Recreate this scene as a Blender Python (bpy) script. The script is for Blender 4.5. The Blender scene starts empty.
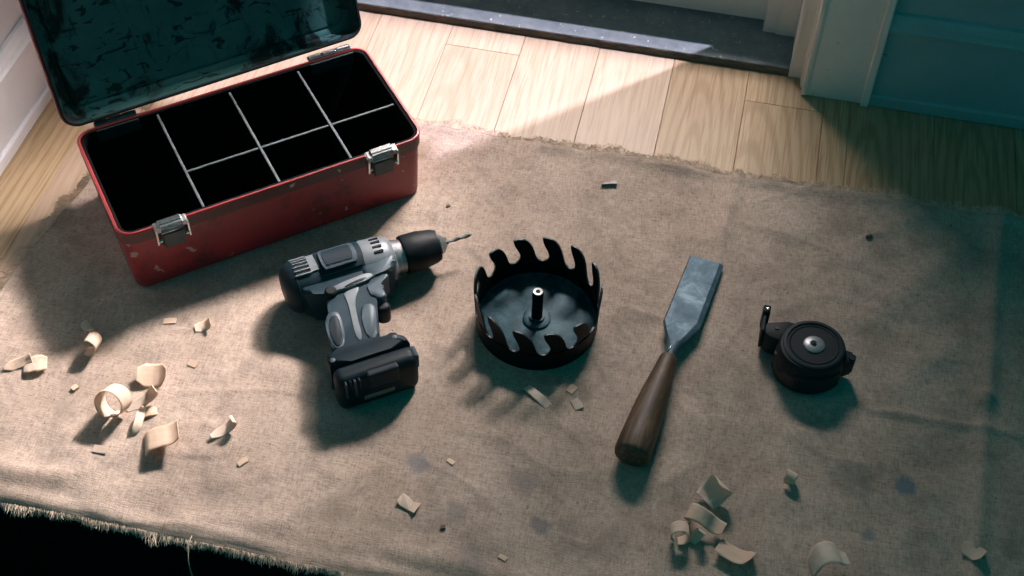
import bpy, bmesh, math, random
from mathutils import Vector, Matrix, noise
random.seed(7)
PI = math.pi
sc = bpy.context.scene
COL = sc.collection

# ------------------------------------------------------------------ camera
F_PX = 1366.93
PITCH, ROLL, YAW = math.radians(49.705), math.radians(-1.327), math.radians(11.478)
CAM = Vector((0.2193, -1.0802, 1.3))
_fw = Vector((-math.sin(YAW) * math.cos(PITCH), math.cos(YAW) * math.cos(PITCH), -math.sin(PITCH)))
_r0 = Vector((math.cos(YAW), math.sin(YAW), 0))
_d0 = _fw.cross(_r0)
_r = _r0 * math.cos(ROLL) + _d0 * math.sin(ROLL)
_d = _d0 * math.cos(ROLL) - _r0 * math.sin(ROLL)
cam_d = bpy.data.cameras.new('camera')
cam = bpy.data.objects.new('camera', cam_d)
COL.objects.link(cam)
cam_d.sensor_width = 36
cam_d.lens = F_PX * 36 / 1024
cam_d.clip_start = 0.01
rot = Matrix((( _r.x, -_d.x, -_fw.x), (_r.y, -_d.y, -_fw.y), (_r.z, -_d.z, -_fw.z)))
cam.matrix_world = Matrix.Translation(CAM) @ rot.to_4x4()
sc.camera = cam

def at(u, v, z=0.0):
    """point of the horizontal plane at height z that stands at pixel (u, v)"""
    q = _fw + _r * ((u - 512) / F_PX) + _d * ((v - 288) / F_PX)
    t = (z - CAM.z) / q.z
    return CAM + q * t

# ------------------------------------------------------------------ world, sun, window light, exposure
w = bpy.data.worlds.new('room_light')
sc.world = w
w.use_nodes = True
bg = w.node_tree.nodes['Background']
bg.inputs[0].default_value = (0.02, 0.90, 1.0, 1)
bg.inputs[1].default_value = 0.125

SUN_EL, SUN_AZ = math.radians(62), math.radians(43.1)      # low sun from behind the door, to the right
sun_d = bpy.data.lights.new('sun', 'SUN')
sun_d.energy = 5.8
sun_d.angle = math.radians(1.3)
sun_d.color = (0.92, 0.83, 1.0)
sun = bpy.data.objects.new('sun', sun_d)
COL.objects.link(sun)
sd = Vector((-math.cos(SUN_AZ) * math.cos(SUN_EL), -math.sin(SUN_AZ) * math.cos(SUN_EL), -math.sin(SUN_EL)))
sun.rotation_euler = sd.to_track_quat('-Z', 'Y').to_euler()
sun.location = (2, 2.5, 3)

def window_light(name, loc, aim, size, size_y, energy, spread, color):
    d_ = bpy.data.lights.new(name, 'AREA')
    d_.shape = 'RECTANGLE'
    d_.size, d_.size_y = size, size_y
    d_.energy = energy
    d_.color = color
    d_.spread = math.radians(spread)
    o_ = bpy.data.objects.new(name, d_)
    COL.objects.link(o_)
    o_.location = loc
    o_.rotation_euler = (Vector(aim) - Vector(loc)).to_track_quat('-Z', 'Y').to_euler()
# daylight from outside the glazed door: the broad bright sky, and an added narrow beam that brightens the left cloth
window_light('door_daylight', (-0.02, 1.05, 1.08), (-0.14, 0.24, 0), 0.60, 0.16, 6.6, 88, (1.0, 0.86, 0.82))
window_light('added_left_beam', (0.15, 1.05, 1.08), (-0.50, -0.26, 0), 0.30, 0.16, 3.5, 34, (1.0, 0.86, 0.82))

sc.view_settings.view_transform = 'Standard'
sc.view_settings.look = 'None'
sc.view_settings.gamma = 1
sc.view_settings.exposure = 0
sc.view_settings.use_curve_mapping = False

# ------------------------------------------------------------------ material helpers
class NT:
    def __init__(s, name):
        s.m = bpy.data.materials.new(name)
        s.m.use_nodes = True
        s.t = s.m.node_tree
        s.b = s.t.nodes['Principled BSDF']
    def n(s, typ, **kw):
        nd = s.t.nodes.new(typ)
        for k, v in kw.items():
            setattr(nd, k, v)
        return nd
    def l(s, a, b):
        s.t.links.new(a, b)
    def coord(s, which='Object', scale=(1, 1, 1), rand=False, rot=(0, 0, 0), amount=37.0):
        tc = s.n('ShaderNodeTexCoord')
        mp = s.n('ShaderNodeMapping')
        mp.inputs['Scale'].default_value = scale
        mp.inputs['Rotation'].default_value = rot
        if rand:
            oi = s.n('ShaderNodeObjectInfo')
            mu = s.n('ShaderNodeVectorMath', operation='SCALE')
            cb = s.n('ShaderNodeCombineXYZ')
            for i in range(3):
                s.l(oi.outputs['Random'], cb.inputs[i])
            s.l(cb.outputs[0], mu.inputs[0])
            mu.inputs['Scale'].default_value = amount
            ad = s.n('ShaderNodeVectorMath', operation='ADD')
            s.l(tc.outputs[which], ad.inputs[0])
            s.l(mu.outputs[0], ad.inputs[1])
            s.l(ad.outputs[0], mp.inputs[0])
        else:
            s.l(tc.outputs[which], mp.inputs[0])
        return mp.outputs[0]
    def noise(s, vec, scale, detail=4, rough=0.55, dist=0.0):
        nd = s.n('ShaderNodeTexNoise')
        nd.inputs['Scale'].default_value = scale
        nd.inputs['Detail'].default_value = detail
        nd.inputs['Roughness'].default_value = rough
        nd.inputs['Distortion'].default_value = dist
        s.l(vec, nd.inputs['Vector'])
        return nd.outputs['Fac']
    def ramp(s, fac, stops):
        nd = s.n('ShaderNodeValToRGB')
        e = nd.color_ramp.elements
        while len(e) < len(stops):
            e.new(0.5)
        for i, (p, c) in enumerate(stops):
            e[i].position = p
            e[i].color = (*c, 1) if len(c) == 3 else c
        s.l(fac, nd.inputs[0])
        return nd.outputs[0]
    def mix(s, fac, a, b, mode='MIX'):
        nd = s.n('ShaderNodeMix', data_type='RGBA', blend_type=mode)
        for sock, v in ((nd.inputs[0], fac), (nd.inputs[6], a), (nd.inputs[7], b)):
            if isinstance(v, (int, float)):
                sock.default_value = v
            elif isinstance(v, tuple):
                sock.default_value = (*v, 1)
            else:
                s.l(v, sock)
        return nd.outputs[2]
    def bump(s, h, strength, dist=0.001):
        nd = s.n('ShaderNodeBump')
        nd.inputs['Strength'].default_value = strength
        nd.inputs['Distance'].default_value = dist
        s.l(h, nd.inputs['Height'])
        s.l(nd.outputs[0], s.b.inputs['Normal'])
    def set(s, col=None, rough=None, metal=None, spec=None):
        if col is not None:
            if isinstance(col, tuple):
                s.b.inputs['Base Color'].default_value = (*col, 1)
            else:
                s.l(col, s.b.inputs['Base Color'])
        if rough is not None:
            if isinstance(rough, (int, float)):
                s.b.inputs['Roughness'].default_value = rough
            else:
                s.l(rough, s.b.inputs['Roughness'])
        if metal is not None:
            s.b.inputs['Metallic'].default_value = metal
        if spec is not None:
            s.b.inputs['Specular IOR Level'].default_value = spec
        return s

BW = ((0, 0, 0), (1, 1, 1))
M = {}

def simple(name, col, rough=0.5, metal=0.0, var=0.12, scale=60, spec=0.5, bump=0.0):
    k = NT(name)
    v = k.coord(rand=True)
    f = k.noise(v, scale, 5, 0.6)
    lo = tuple(max(0, c * (1 - var)) for c in col)
    hi = tuple(min(1, c * (1 + var)) for c in col)
    k.set(k.ramp(f, [(0.3, lo), (0.7, hi)]), rough, metal, spec)
    if bump:
        k.bump(f, bump)
    M[name] = k.m
    return k

def worn(name, col, chip, amount, rough=0.45, metal=0.0, scale=28, dirt=None):
    """paint with chips and grime of their own shape"""
    k = NT(name)
    v = k.coord(rand=True)
    base = k.ramp(k.noise(v, 9, 6, 0.6), [(0.3, tuple(c * 0.72 for c in col)), (0.7, tuple(min(1, c * 1.15) for c in col))])
    if dirt:
        d = k.noise(v, 16, 8, 0.7, 0.6)
        base = k.mix(k.ramp(d, [(0.49, (0, 0, 0)), (0.64, (1, 1, 1))]), base, dirt)
    c1 = k.noise(v, scale, 4, 0.5, 0.3)
    c2 = k.ramp(c1, [(amount, (0, 0, 0)), (amount + 0.015, (1, 1, 1))])
    k.set(k.mix(c2, base, chip), rough, metal)
    k.bump(k.noise(v, 300, 3), 0.08)
    M[name] = k.m
    return k

# oak boards
def oak(name, tint=(1, 1, 1), ring=0.42, pore=0.6):
    k = NT(name)
    v = k.coord('Object', (1, 0.09, 1), rand=True)
    g = k.noise(v, 55, 6, 0.6, 0.8)
    v2 = k.coord('Object', (1, 0.028, 1), rand=True)
    g2 = k.noise(v2, 420, 4, 0.6)
    wv = k.n('ShaderNodeTexWave', wave_type='RINGS', rings_direction='Z')
    wv.inputs['Scale'].default_value = 26
    wv.inputs['Distortion'].default_value = 2.2
    wv.inputs['Detail'].default_value = 3
    wv.inputs['Detail Scale'].default_value = 0.6
    k.l(k.coord('Object', (1, 0.13, 1), rand=True, amount=0.12), wv.inputs['Vector'])
    t = lambda c: tuple(a * b for a, b in zip(c, tint))
    col = k.ramp(g, [(0.25, t((0.43, 0.335, 0.24))), (0.5, t((0.48, 0.385, 0.29))), (0.75, t((0.52, 0.425, 0.33)))])
    col = k.mix(k.ramp(wv.outputs['Fac'], [(0.05, (ring,) * 3), (0.45, (0, 0, 0))]), col, t((0.27, 0.185, 0.11)))
    col = k.mix(k.ramp(g2, [(0.36, (pore,) * 3), (0.5, (0, 0, 0))]), col, t((0.29, 0.20, 0.115)))
    oi = k.n('ShaderNodeObjectInfo')
    shade = k.ramp(oi.outputs['Random'], [(0, (0.86, 0.84, 0.82)), (1, (1.0, 1.0, 1.0))])
    col = k.mix(1.0, col, shade, 'MULTIPLY')
    k.set(col, 0.42, 0, 0.4)
    k.bump(g2, 0.12)
    M[name] = k.m
oak('oak_board', (1.04, 1.0, 1.0), 0.16, 0.45)
oak('oak_board_golden', (0.98, 0.90, 0.74), 0.42, 0.75)
simple('gap_dark', (0.02, 0.016, 0.012), 0.9)
simple('riser_shade_tone', (0.008, 0.007, 0.007), 0.85, spec=0.1)  # near-black colour stands in for the shade below the step

# white woodwork
def paint(name, col):
    k = NT(name)
    v = k.coord()
    f = k.noise(v, 14, 8, 0.65)
    c = k.ramp(f, [(0.3, tuple(a * 0.9 for a in col)), (0.6, col)])
    s = k.noise(v, 60, 3, 0.5, 0.5)
    c = k.mix(k.ramp(s, [(0.73, (0, 0, 0)), (0.76, (0.75, 0.75, 0.75))]), c, (0.16, 0.11, 0.08))
    k.set(c, 0.5)
    k.bump(k.noise(k.coord('Object', (1, 1, 0.12)), 220, 3), 0.06)
    M[name] = k.m
paint('white_paint', (0.80, 0.75, 0.69))
paint('wall_white', (0.72, 0.73, 0.76))
paint('panel_shade_tone', (0.24, 0.42, 0.44))  # the wainscot's unlit shade is put into this teal-grey colour

# threshold stone
k = NT('slate')
v = k.coord()
c = k.ramp(k.noise(v, 40, 7, 0.7), [(0.3, (0.13, 0.17, 0.19)), (0.7, (0.25, 0.285, 0.30))])
sp = k.noise(v, 130, 3, 0.6)
c = k.mix(k.ramp(sp, [(0.66, (0, 0, 0)), (0.71, (1, 1, 1))]), c, (0.6, 0.6, 0.6))
k.set(c, 0.55, 0, 0.4)
k.bump(k.noise(v, 170, 5), 0.3)
M['slate'] = k.m
k = NT('slate_edge')
v = k.coord('Object', (0.5, 1, 2))
k.set(k.ramp(k.noise(v, 60, 8, 0.75), [(0.35, (0.06, 0.045, 0.035)), (0.6, (0.19, 0.145, 0.105)), (0.75, (0.3, 0.25, 0.19))]), 0.8)
k.bump(k.noise(v, 110, 5), 0.6)
M['slate_edge'] = k.m

# linen
k = NT('linen')
v = k.coord()
vx = k.coord('Object', (0.16, 1, 1))
vy = k.coord('Object', (1, 0.16, 1))
nx = k.noise(vx, 620, 3, 0.6)
ny = k.noise(vy, 620, 3, 0.6)
weave = k.n('ShaderNodeMath', operation='ADD')
k.l(nx, weave.inputs[0]); k.l(ny, weave.inputs[1])
big = k.noise(v, 7, 7, 0.62)
base = k.ramp(big, [(0.3, (0.33, 0.262, 0.213)), (0.52, (0.44, 0.352, 0.29)), (0.7, (0.51, 0.412, 0.342))])
half = k.n('ShaderNodeMath', operation='MULTIPLY')
k.l(weave.outputs[0], half.inputs[0]); half.inputs[1].default_value = 0.5
thr = k.ramp(half.outputs[0], [(0.34, (0.56, 0.55, 0.54)), (0.5, (0.95, 0.95, 0.95)), (0.66, (1.2, 1.2, 1.2))])
col = k.mix(1.0, base, thr, 'MULTIPLY')
smut = k.noise(v, 19, 8, 0.72, 0.4)
col = k.mix(k.ramp(smut, [(0.50, (0, 0, 0)), (0.70, (0.6, 0.6, 0.6))]), col, (0.17, 0.145, 0.125))
speck = k.noise(v, 210, 2, 0.5)
col = k.mix(k.ramp(speck, [(0.735, (0, 0, 0)), (0.76, (0.85, 0.85, 0.85))]), col, (0.08, 0.065, 0.05))
for (u, vv, rad, cc, st) in [(906, 487, 0.014, (0.10, 0.16, 0.20), 0.85), (869, 535, 0.011, (0.10, 0.16, 0.20), 0.6), (418, 461, 0.016, (0.20, 0.20, 0.22), 0.6),
                             (541, 524, 0.014, (0.14, 0.14, 0.16), 0.65), (455, 511, 0.013, (0.2, 0.19, 0.2), 0.5), (528, 480, 0.02, (0.2, 0.18, 0.17), 0.45),
                             (470, 560, 0.02, (0.2, 0.2, 0.2), 0.35), (330, 510, 0.02, (0.24, 0.19, 0.16), 0.35), (850, 480, 0.03, (0.17, 0.17, 0.16), 0.4)]:
    p = at(u, vv, 0.004)
    ds = k.n('ShaderNodeVectorMath', operation='DISTANCE')
    jit = k.n('ShaderNodeTexNoise'); jit.inputs['Scale'].default_value = 70; jit.inputs['Detail'].default_value = 5
    k.l(v, jit.inputs['Vector'])
    sc_ = k.n('ShaderNodeVectorMath', operation='SCALE'); sc_.inputs['Scale'].default_value = rad * 1.3
    k.l(jit.outputs['Color'], sc_.inputs[0])
    ad = k.n('ShaderNodeVectorMath', operation='ADD')
    k.l(v, ad.inputs[0]); k.l(sc_.outputs[0], ad.inputs[1])
    k.l(ad.outputs[0], ds.inputs[0])
    ds.inputs[1].default_value = (p.x + rad * .65, p.y + rad * .65, p.z + rad * .65)
    dv = k.n('ShaderNodeMath', operation='DIVIDE'); k.l(ds.outputs['Value'], dv.inputs[0]); dv.inputs[1].default_value = rad
    col = k.mix(k.ramp(dv.outputs[0], [(0.55, (st, st, st)), (1.0, (0, 0, 0))]), col, cc)
k.set(col, 0.95, 0, 0.1)
k.b.inputs['Sheen Weight'].default_value = 0.15
k.bump(half.outputs[0], 0.75, 0.0012)
M['linen'] = k.m
simple('linen_thread', (0.58, 0.48, 0.385), 0.9, var=0.25, scale=120, spec=0.1)

# tools and box
worn('red_paint', (0.31, 0.026, 0.032), (0.42, 0.32, 0.27), 0.675, 0.42, scale=52, dirt=(0.085, 0.018, 0.016))
worn('red_rim', (0.30, 0.034, 0.040), (0.35, 0.25, 0.22), 0.72, 0.4)
worn('brown_band', (0.125, 0.042, 0.034), (0.40, 0.33, 0.28), 0.665, 0.5, scale=44)
k = NT('lid_green')
v = k.coord()
base = k.ramp(k.noise(v, 12, 7, 0.65), [(0.3, (0.026, 0.105, 0.105)), (0.7, (0.060, 0.175, 0.170))])
m1 = k.noise(k.coord('Object', (1, 1, 0.55), rot=(0, 0.5, 0)), 26, 7, 0.68, 0.8)
base = k.mix(k.ramp(m1, [(0.51, (0, 0, 0)), (0.60, (0.95, 0.95, 0.95))]), base, (0.006, 0.008, 0.008))
m2 = k.noise(k.coord('Object', (0.45, 1, 1), rot=(0, 0.9, 0)), 75, 4, 0.55, 1.2)
base = k.mix(k.ramp(m2, [(0.60, (0, 0, 0)), (0.63, (0.85, 0.85, 0.85))]), base, (0.005, 0.006, 0.006))
m3 = k.noise(v, 9, 3, 0.5, 0.6)
base = k.mix(k.ramp(m3, [(0.60, (0, 0, 0)), (0.70, (0.75, 0.75, 0.75))]), base, (0.010, 0.009, 0.008))
k.set(base, 0.6, 0, 0.25)
M['lid_green'] = k.m
simple('box_black', (0.0035, 0.0045, 0.0048), 0.85, var=0.3, spec=0.08)
simple('rim_black', (0.018, 0.022, 0.024), 0.6, spec=0.3)
simple('divider_metal', (0.085, 0.105, 0.115), 0.5, 0.3, var=0.3, scale=90)
simple('chrome', (0.62, 0.62, 0.62), 0.25, 1.0, var=0.2, scale=150)
simple('dull_steel', (0.30, 0.31, 0.32), 0.42, 0.9, var=0.3, scale=90)
simple('bit_steel', (0.16, 0.17, 0.17), 0.55, 0.6, var=0.2)
simple('latch_dark', (0.035, 0.05, 0.052), 0.4, 0.4, var=0.4)
simple('drill_slate', (0.014, 0.036, 0.051), 0.55, var=0.15, spec=0.22)
simple('drill_dark', (0.004, 0.016, 0.024), 0.55, var=0.2, spec=0.22)
simple('drill_grey', (0.15, 0.18, 0.20), 0.42, 0.1, var=0.12)
simple('drill_mid', (0.038, 0.068, 0.088), 0.4, 0.1, var=0.12)
simple('drill_black', (0.003, 0.008, 0.011), 0.55, var=0.3, spec=0.22)
simple('battery_shell', (0.002, 0.012, 0.018), 0.55, var=0.2, spec=0.22)
simple('sticker_olive', (0.13, 0.14, 0.10), 0.6, var=0.15)
k = NT('saw_blue_black')
v = k.coord()
f = k.noise(v, 55, 7, 0.7, 0.3)
c = k.ramp(f, [(0.33, (0.006, 0.030, 0.042)), (0.50, (0.020, 0.080, 0.108)), (0.68, (0.085, 0.165, 0.195)), (0.74, (0.20, 0.24, 0.25))])
k.set(c, k.ramp(f, [(0.3, (0.5,) * 3), (0.7, (0.65,) * 3)]), 0.25)
M['saw_blue_black'] = k.m
simple('saw_black', (0.006, 0.008, 0.009), 0.55, 0.5, var=0.3, spec=0.22)
simple('saw_cut_edge', (0.04, 0.055, 0.06), 0.45, 0.5, var=0.2)
k = NT('blade_steel')
v = k.coord('Object')
f = k.noise(v, 38, 8, 0.7, 0.4)
c = k.ramp(f, [(0.3, (0.022, 0.062, 0.088)), (0.5, (0.045, 0.105, 0.145)), (0.74, (0.15, 0.225, 0.275))])
k.set(c, k.ramp(f, [(0.3, (0.62,) * 3), (0.7, (0.46,) * 3)]), 0.3)
k.bump(k.noise(v, 120, 5), 0.12)
M['blade_steel'] = k.m
k = NT('walnut')
v = k.coord('Object', (0.12, 1, 1))
f = k.noise(v, 120, 6, 0.6, 0.8)
k.set(k.ramp(f, [(0.3, (0.030, 0.019, 0.011)), (0.5, (0.075, 0.048, 0.027)), (0.7, (0.16, 0.105, 0.06))]), 0.55)
k.bump(f, 0.1)
M['walnut'] = k.m
simple('hub_metal', (0.30, 0.32, 0.33), 0.4, 0.5, var=0.2, scale=120)
simple('tape_black', (0.0035, 0.0135, 0.0175), 0.55, var=0.25, spec=0.22)
simple('tape_rubber', (0.006, 0.021, 0.027), 0.55, var=0.25, spec=0.22)
simple('tape_recess', (0.012, 0.009, 0.009), 0.5)
k = NT('shaving_wood')
v = k.coord('Object', (0.25, 1, 0.25), rand=True)
f = k.noise(v, 240, 5, 0.6)
oi = k.n('ShaderNodeObjectInfo')
c = k.ramp(f, [(0.3, (0.76, 0.64, 0.52)), (0.6, (0.86, 0.77, 0.67)), (0.8, (0.90, 0.83, 0.75))])
c = k.mix(k.ramp(oi.outputs['Random'], [(0.1, (0, 0, 0)), (0.95, (0.42, 0.42, 0.42))]), c, (0.62, 0.39, 0.22))
k.set(c, 0.7, 0, 0.2)
k.b.inputs['Transmission Weight'].default_value = 0.0
tr = k.n('ShaderNodeBsdfTranslucent')
tr.inputs[0].default_value = (0.80, 0.50, 0.28, 1)
mx = k.n('ShaderNodeMixShader'); mx.inputs[0].default_value = 0.28
k.l(k.b.outputs[0], mx.inputs[1]); k.l(tr.outputs[0], mx.inputs[2])
k.l(mx.outputs[0], k.t.nodes['Material Output'].inputs['Surface'])
M['shaving_wood'] = k.m
k = NT('window_glass')
tp = k.n('ShaderNodeBsdfTransparent'); gl = k.n('ShaderNodeBsdfGlossy'); gl.inputs['Roughness'].default_value = 0.02
mx = k.n('ShaderNodeMixShader'); mx.inputs[0].default_value = 0.05
k.l(tp.outputs[0], mx.inputs[1]); k.l(gl.outputs[0], mx.inputs[2])
k.l(mx.outputs[0], k.t.nodes['Material Output'].inputs['Surface'])
M['window_glass'] = k.m

# ------------------------------------------------------------------ mesh helpers
def link(name, bm, mat, parent=None, smooth=False, auto=None):
    me = bpy.data.meshes.new(name)
    bmesh.ops.recalc_face_normals(bm, faces=bm.faces[:])
    bm.to_mesh(me)
    bm.free()
    o = bpy.data.objects.new(name, me)
    COL.objects.link(o)
    for m_ in (mat if isinstance(mat, (list, tuple)) else [mat]):
        me.materials.append(M[m_])
    if parent:
        o.parent = parent
    if smooth:
        for p in me.polygons:
            p.use_smooth = True
        if auto:
            es = o.modifiers.new('sharp', 'EDGE_SPLIT')
            es.split_angle = math.radians(auto)
    return o

def tag(o, label, cat, group=None):
    o['label'] = label
    o['category'] = cat
    if group:
        o['group'] = group
    return o

def thing(name, label, cat, loc=(0, 0, 0), rz=0.0, group=None):
    o = bpy.data.objects.new(name, None)
    o.empty_display_size = 0.02
    COL.objects.link(o)
    o.location = loc
    o.rotation_euler = (0, 0, rz)
    return tag(o, label, cat, group)

def struct(o):
    o['kind'] = 'structure'
    return o

def box(bm, x0, x1, y0, y1, z0, z1, bev=0.0, seg=2, mtx=None):
    r = bmesh.ops.create_cube(bm, size=1)
    vs = r['verts']
    bmesh.ops.scale(bm, vec=(x1 - x0, y1 - y0, z1 - z0), verts=vs)
    bmesh.ops.translate(bm, vec=((x0 + x1) / 2, (y0 + y1) / 2, (z0 + z1) / 2), verts=vs)
    if bev:
        es = list({e for v_ in vs for e in v_.link_edges})
        r2 = bmesh.ops.bevel(bm, geom=es, offset=bev, segments=seg, affect='EDGES', profile=0.5)
        vs = list({v_ for f_ in r2['faces'] for v_ in f_.verts} | {v_ for v_ in vs if v_.is_valid})
    if mtx:
        bmesh.ops.transform(bm, matrix=mtx, verts=vs)
    return vs

def boxobj(name, mat, parent, *a, **kw):
    bm = bmesh.new()
    box(bm, *a, **kw)
    return link(name, bm, mat, parent)

def loft(bm, rings, close_u=True, cap0=False, cap1=False):
    vr = [[bm.verts.new(p) for p in r_] for r_ in rings]
    n = len(vr[0])
    for a, b in zip(vr[:-1], vr[1:]):
        for i in range(n if close_u else n - 1):
            j = (i + 1) % n
            bm.faces.new((a[i], a[j], b[j], b[i]))
    if cap0:
        bm.faces.new(list(reversed(vr[0])))
    if cap1:
        bm.faces.new(vr[-1])
    return vr

def lathe(bm, prof, seg=48, axis='Z', c=(0, 0, 0), cap0=True, cap1=True):
    """prof: (radius, height) pairs"""
    rings = []
    for r_, h in prof:
        ring = []
        for i in range(seg):
            a = 2 * PI * i / seg
            if axis == 'Z':
                ring.append((c[0] + r_ * math.cos(a), c[1] + r_ * math.sin(a), c[2] + h))
            else:
                ring.append((c[0] + h, c[1] + r_ * math.cos(a), c[2] + r_ * math.sin(a)))
        rings.append(ring)
    return loft(bm, rings, True, cap0, cap1)

def rrect(w_, d_, r_, seg=6, cx=0, cy=0):
    pts = []
    for k_, (sx, sy) in enumerate(((1, 1), (-1, 1), (-1, -1), (1, -1))):
        for i in range(seg + 1):
            a = PI / 2 * (k_ + i / seg)
            pts.append((cx + sx * (w_ / 2 - r_) + r_ * math.cos(a), cy + sy * (d_ / 2 - r_) + r_ * math.sin(a)))
    return pts

def prism(bm, pts, z0, z1, bev=0.0, seg=2):
    a = [bm.verts.new((x, y, z0)) for x, y in pts]
    b = [bm.verts.new((x, y, z1)) for x, y in pts]
    n = len(pts)
    f0 = bm.faces.new(list(reversed(a)))
    f1 = bm.faces.new(b)
    for i in range(n):
        bm.faces.new((a[i], a[(i + 1) % n], b[(i + 1) % n], b[i]))
    if bev:
        es = list(set(f0.edges) | set(f1.edges))
        bmesh.ops.bevel(bm, geom=es, offset=bev, segments=seg, affect='EDGES', profile=0.5)

def tube(bm, pts, r_, seg=8, cap=True):
    pts = [Vector(p) for p in pts]
    rr = r_ if isinstance(r_, (list, tuple)) else [r_] * len(pts)
    rings = []
    for i, p in enumerate(pts):
        t = (pts[min(i + 1, len(pts) - 1)] - pts[max(i - 1, 0)]).normalized()
        up = Vector((0, 0, 1)) if abs(t.z) < 0.9 else Vector((1, 0, 0))
        s_ = t.cross(up).normalized()
        u_ = s_.cross(t)
        rings.append([p + s_ * (rr[i] * math.cos(2 * PI * k_ / seg)) + u_ * (rr[i] * math.sin(2 * PI * k_ / seg)) for k_ in range(seg)])
    return loft(bm, rings, True, cap, cap)

def smooth_poly(pts, it=2):
    for _ in range(it):
        q = []
        n = len(pts)
        for i in range(n):
            a, b = pts[i], pts[(i + 1) % n]
            q.append((0.75 * a[0] + 0.25 * b[0], 0.75 * a[1] + 0.25 * b[1]))
            q.append((0.25 * a[0] + 0.75 * b[0], 0.25 * a[1] + 0.75 * b[1]))
        pts = q
    return pts

def resample(pts, m):
    return pts

# ------------------------------------------------------------------ the room
STEP_Y = -0.424          # the floor ends at a step down towards the viewer
WALL_Y = 0.452
floor = bmesh.new()
box(floor, -0.72, 1.6, STEP_Y + 0.004, 0.66, -0.20, -0.0152)
floor = struct(link('floor', floor, 'gap_dark'))
seams = [-0.706, -0.636, -0.526, -0.416, -0.306, -0.196, -0.086, 0.026, 0.1364, 0.2455, 0.3562, 0.393, 0.510, 0.620, 0.730, 0.840, 0.95, 1.06, 1.17, 1.28, 1.40]
butts = {5: [0.4365], 9: [0.4162], 1: [-0.12], 3: [0.10], 7: [-0.2], 12: [0.05], 13: [-0.15], 10: []}
for i in range(len(seams) - 1):
    ys = [STEP_Y] + butts.get(i, [[-0.1], [], [0.02]][i % 3]) + [0.4825 if seams[i] < 0.31 else 0.46]
    for j in range(len(ys) - 1):
        g = 0.00025
        bm = bmesh.new()
        x0, x1, y0, y1 = seams[i] + g, seams[i + 1] - g, ys[j] + g, ys[j + 1] - g
        cx, cy = (x0 + x1) / 2, (y0 + y1) / 2
        box(bm, x0 - cx, x1 - cx, y0 - cy, y1 - cy, -0.015, 0, 0.0005, 1)
        o = link('floorboard', bm, 'oak_board' if -0.6 < cx < 0.14 else 'oak_board_golden', floor)
        o.location = (cx, cy, random.uniform(-0.0002, 0.0))
# riser and the lower floor below the step
struct(boxobj('trim_1', 'riser_shade_tone', None, -1.5, 1.6, STEP_Y + 0.001, STEP_Y + 0.0035, -0.215, -0.0155))
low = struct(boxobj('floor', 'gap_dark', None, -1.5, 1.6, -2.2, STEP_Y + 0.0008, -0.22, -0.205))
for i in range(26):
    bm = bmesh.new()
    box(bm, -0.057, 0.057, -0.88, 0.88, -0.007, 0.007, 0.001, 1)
    o = link('floorboard', bm, 'riser_shade_tone', low)
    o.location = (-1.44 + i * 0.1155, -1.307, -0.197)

# left wall with its panelled foot
LX = -0.707
wl_o = struct(boxobj('wall_left', 'wall_white', None, LX - 0.12, LX - 0.012, -0.424, 0.70, -0.02, 3.6))
bl = bmesh.new()
box(bl, LX - 0.013, LX - 0.002, STEP_Y, WALL_Y, 0.0, 0.105, 0.001)
bl = struct(link('baseboard_left', bl, 'wall_white'))
bm = bmesh.new(); box(bm, LX - 0.004, LX + 0.004, STEP_Y, WALL_Y, 0, 0.0195, 0.003, 3); link('shoe_moulding', bm, 'wall_white', bl)
prof = [(0, 0), (0.006, 0.001), (0.0075, 0.006), (0.004, 0.010), (0.004, 0.016), (0.001, 0.020), (-0.002, 0.026), (-0.008, 0.028), (-0.008, 0)]
bm = bmesh.new(); loft(bm, [[(LX - 0.003 + a, y, 0.104 + h) for a, h in prof] for y in (STEP_Y, WALL_Y)], True, True, True); link('cap_moulding', bm, 'wall_white', bl)
bm = bmesh.new(); loft(bm, [[(LX - 0.010 + a * 0.8, y, 0.40 + h) for a, h in prof] for y in (STEP_Y, WALL_Y)], True, True, True); link('panel_moulding', bm, 'wall_white', wl_o)

# back wall: right of the door, with baseboard and mouldings
wb = struct(boxobj('wall_back', 'panel_shade_tone', None, 0.36, 2.6, WALL_Y + 0.004, 0.62, -0.02, 3.6))
boxobj('wall_over_door', 'panel_shade_tone', wb, -0.82, 0.36, WALL_Y + 0.004, 0.62, 2.05, 3.6)
boxobj('wall_left_of_door', 'panel_shade_tone', wb, -0.82, -0.655, WALL_Y + 0.004, 0.62, -0.02, 2.05)
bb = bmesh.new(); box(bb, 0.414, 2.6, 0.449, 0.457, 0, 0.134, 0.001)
bb = struct(link('baseboard_back', bb, 'panel_shade_tone'))
bm = bmesh.new(); box(bm, 0.414, 2.6, 0.4435, 0.452, 0, 0.0205, 0.003, 3); link('shoe_moulding', bm, 'panel_shade_tone', bb)
bm = bmesh.new(); loft(bm, [[(x, 0.449 - a, 0.131 + h) for a, h in prof] for x in (0.414, 2.6)], True, True, True); link('cap_moulding', bm, 'panel_shade_tone', bb)
bm = bmesh.new(); loft(bm, [[(x, 0.455 - a * 0.7, 0.205 + h * 0.6) for a, h in prof] for x in (0.43, 2.6)], True, True, True); link('panel_moulding', bm, 'panel_shade_tone', wb)

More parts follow.
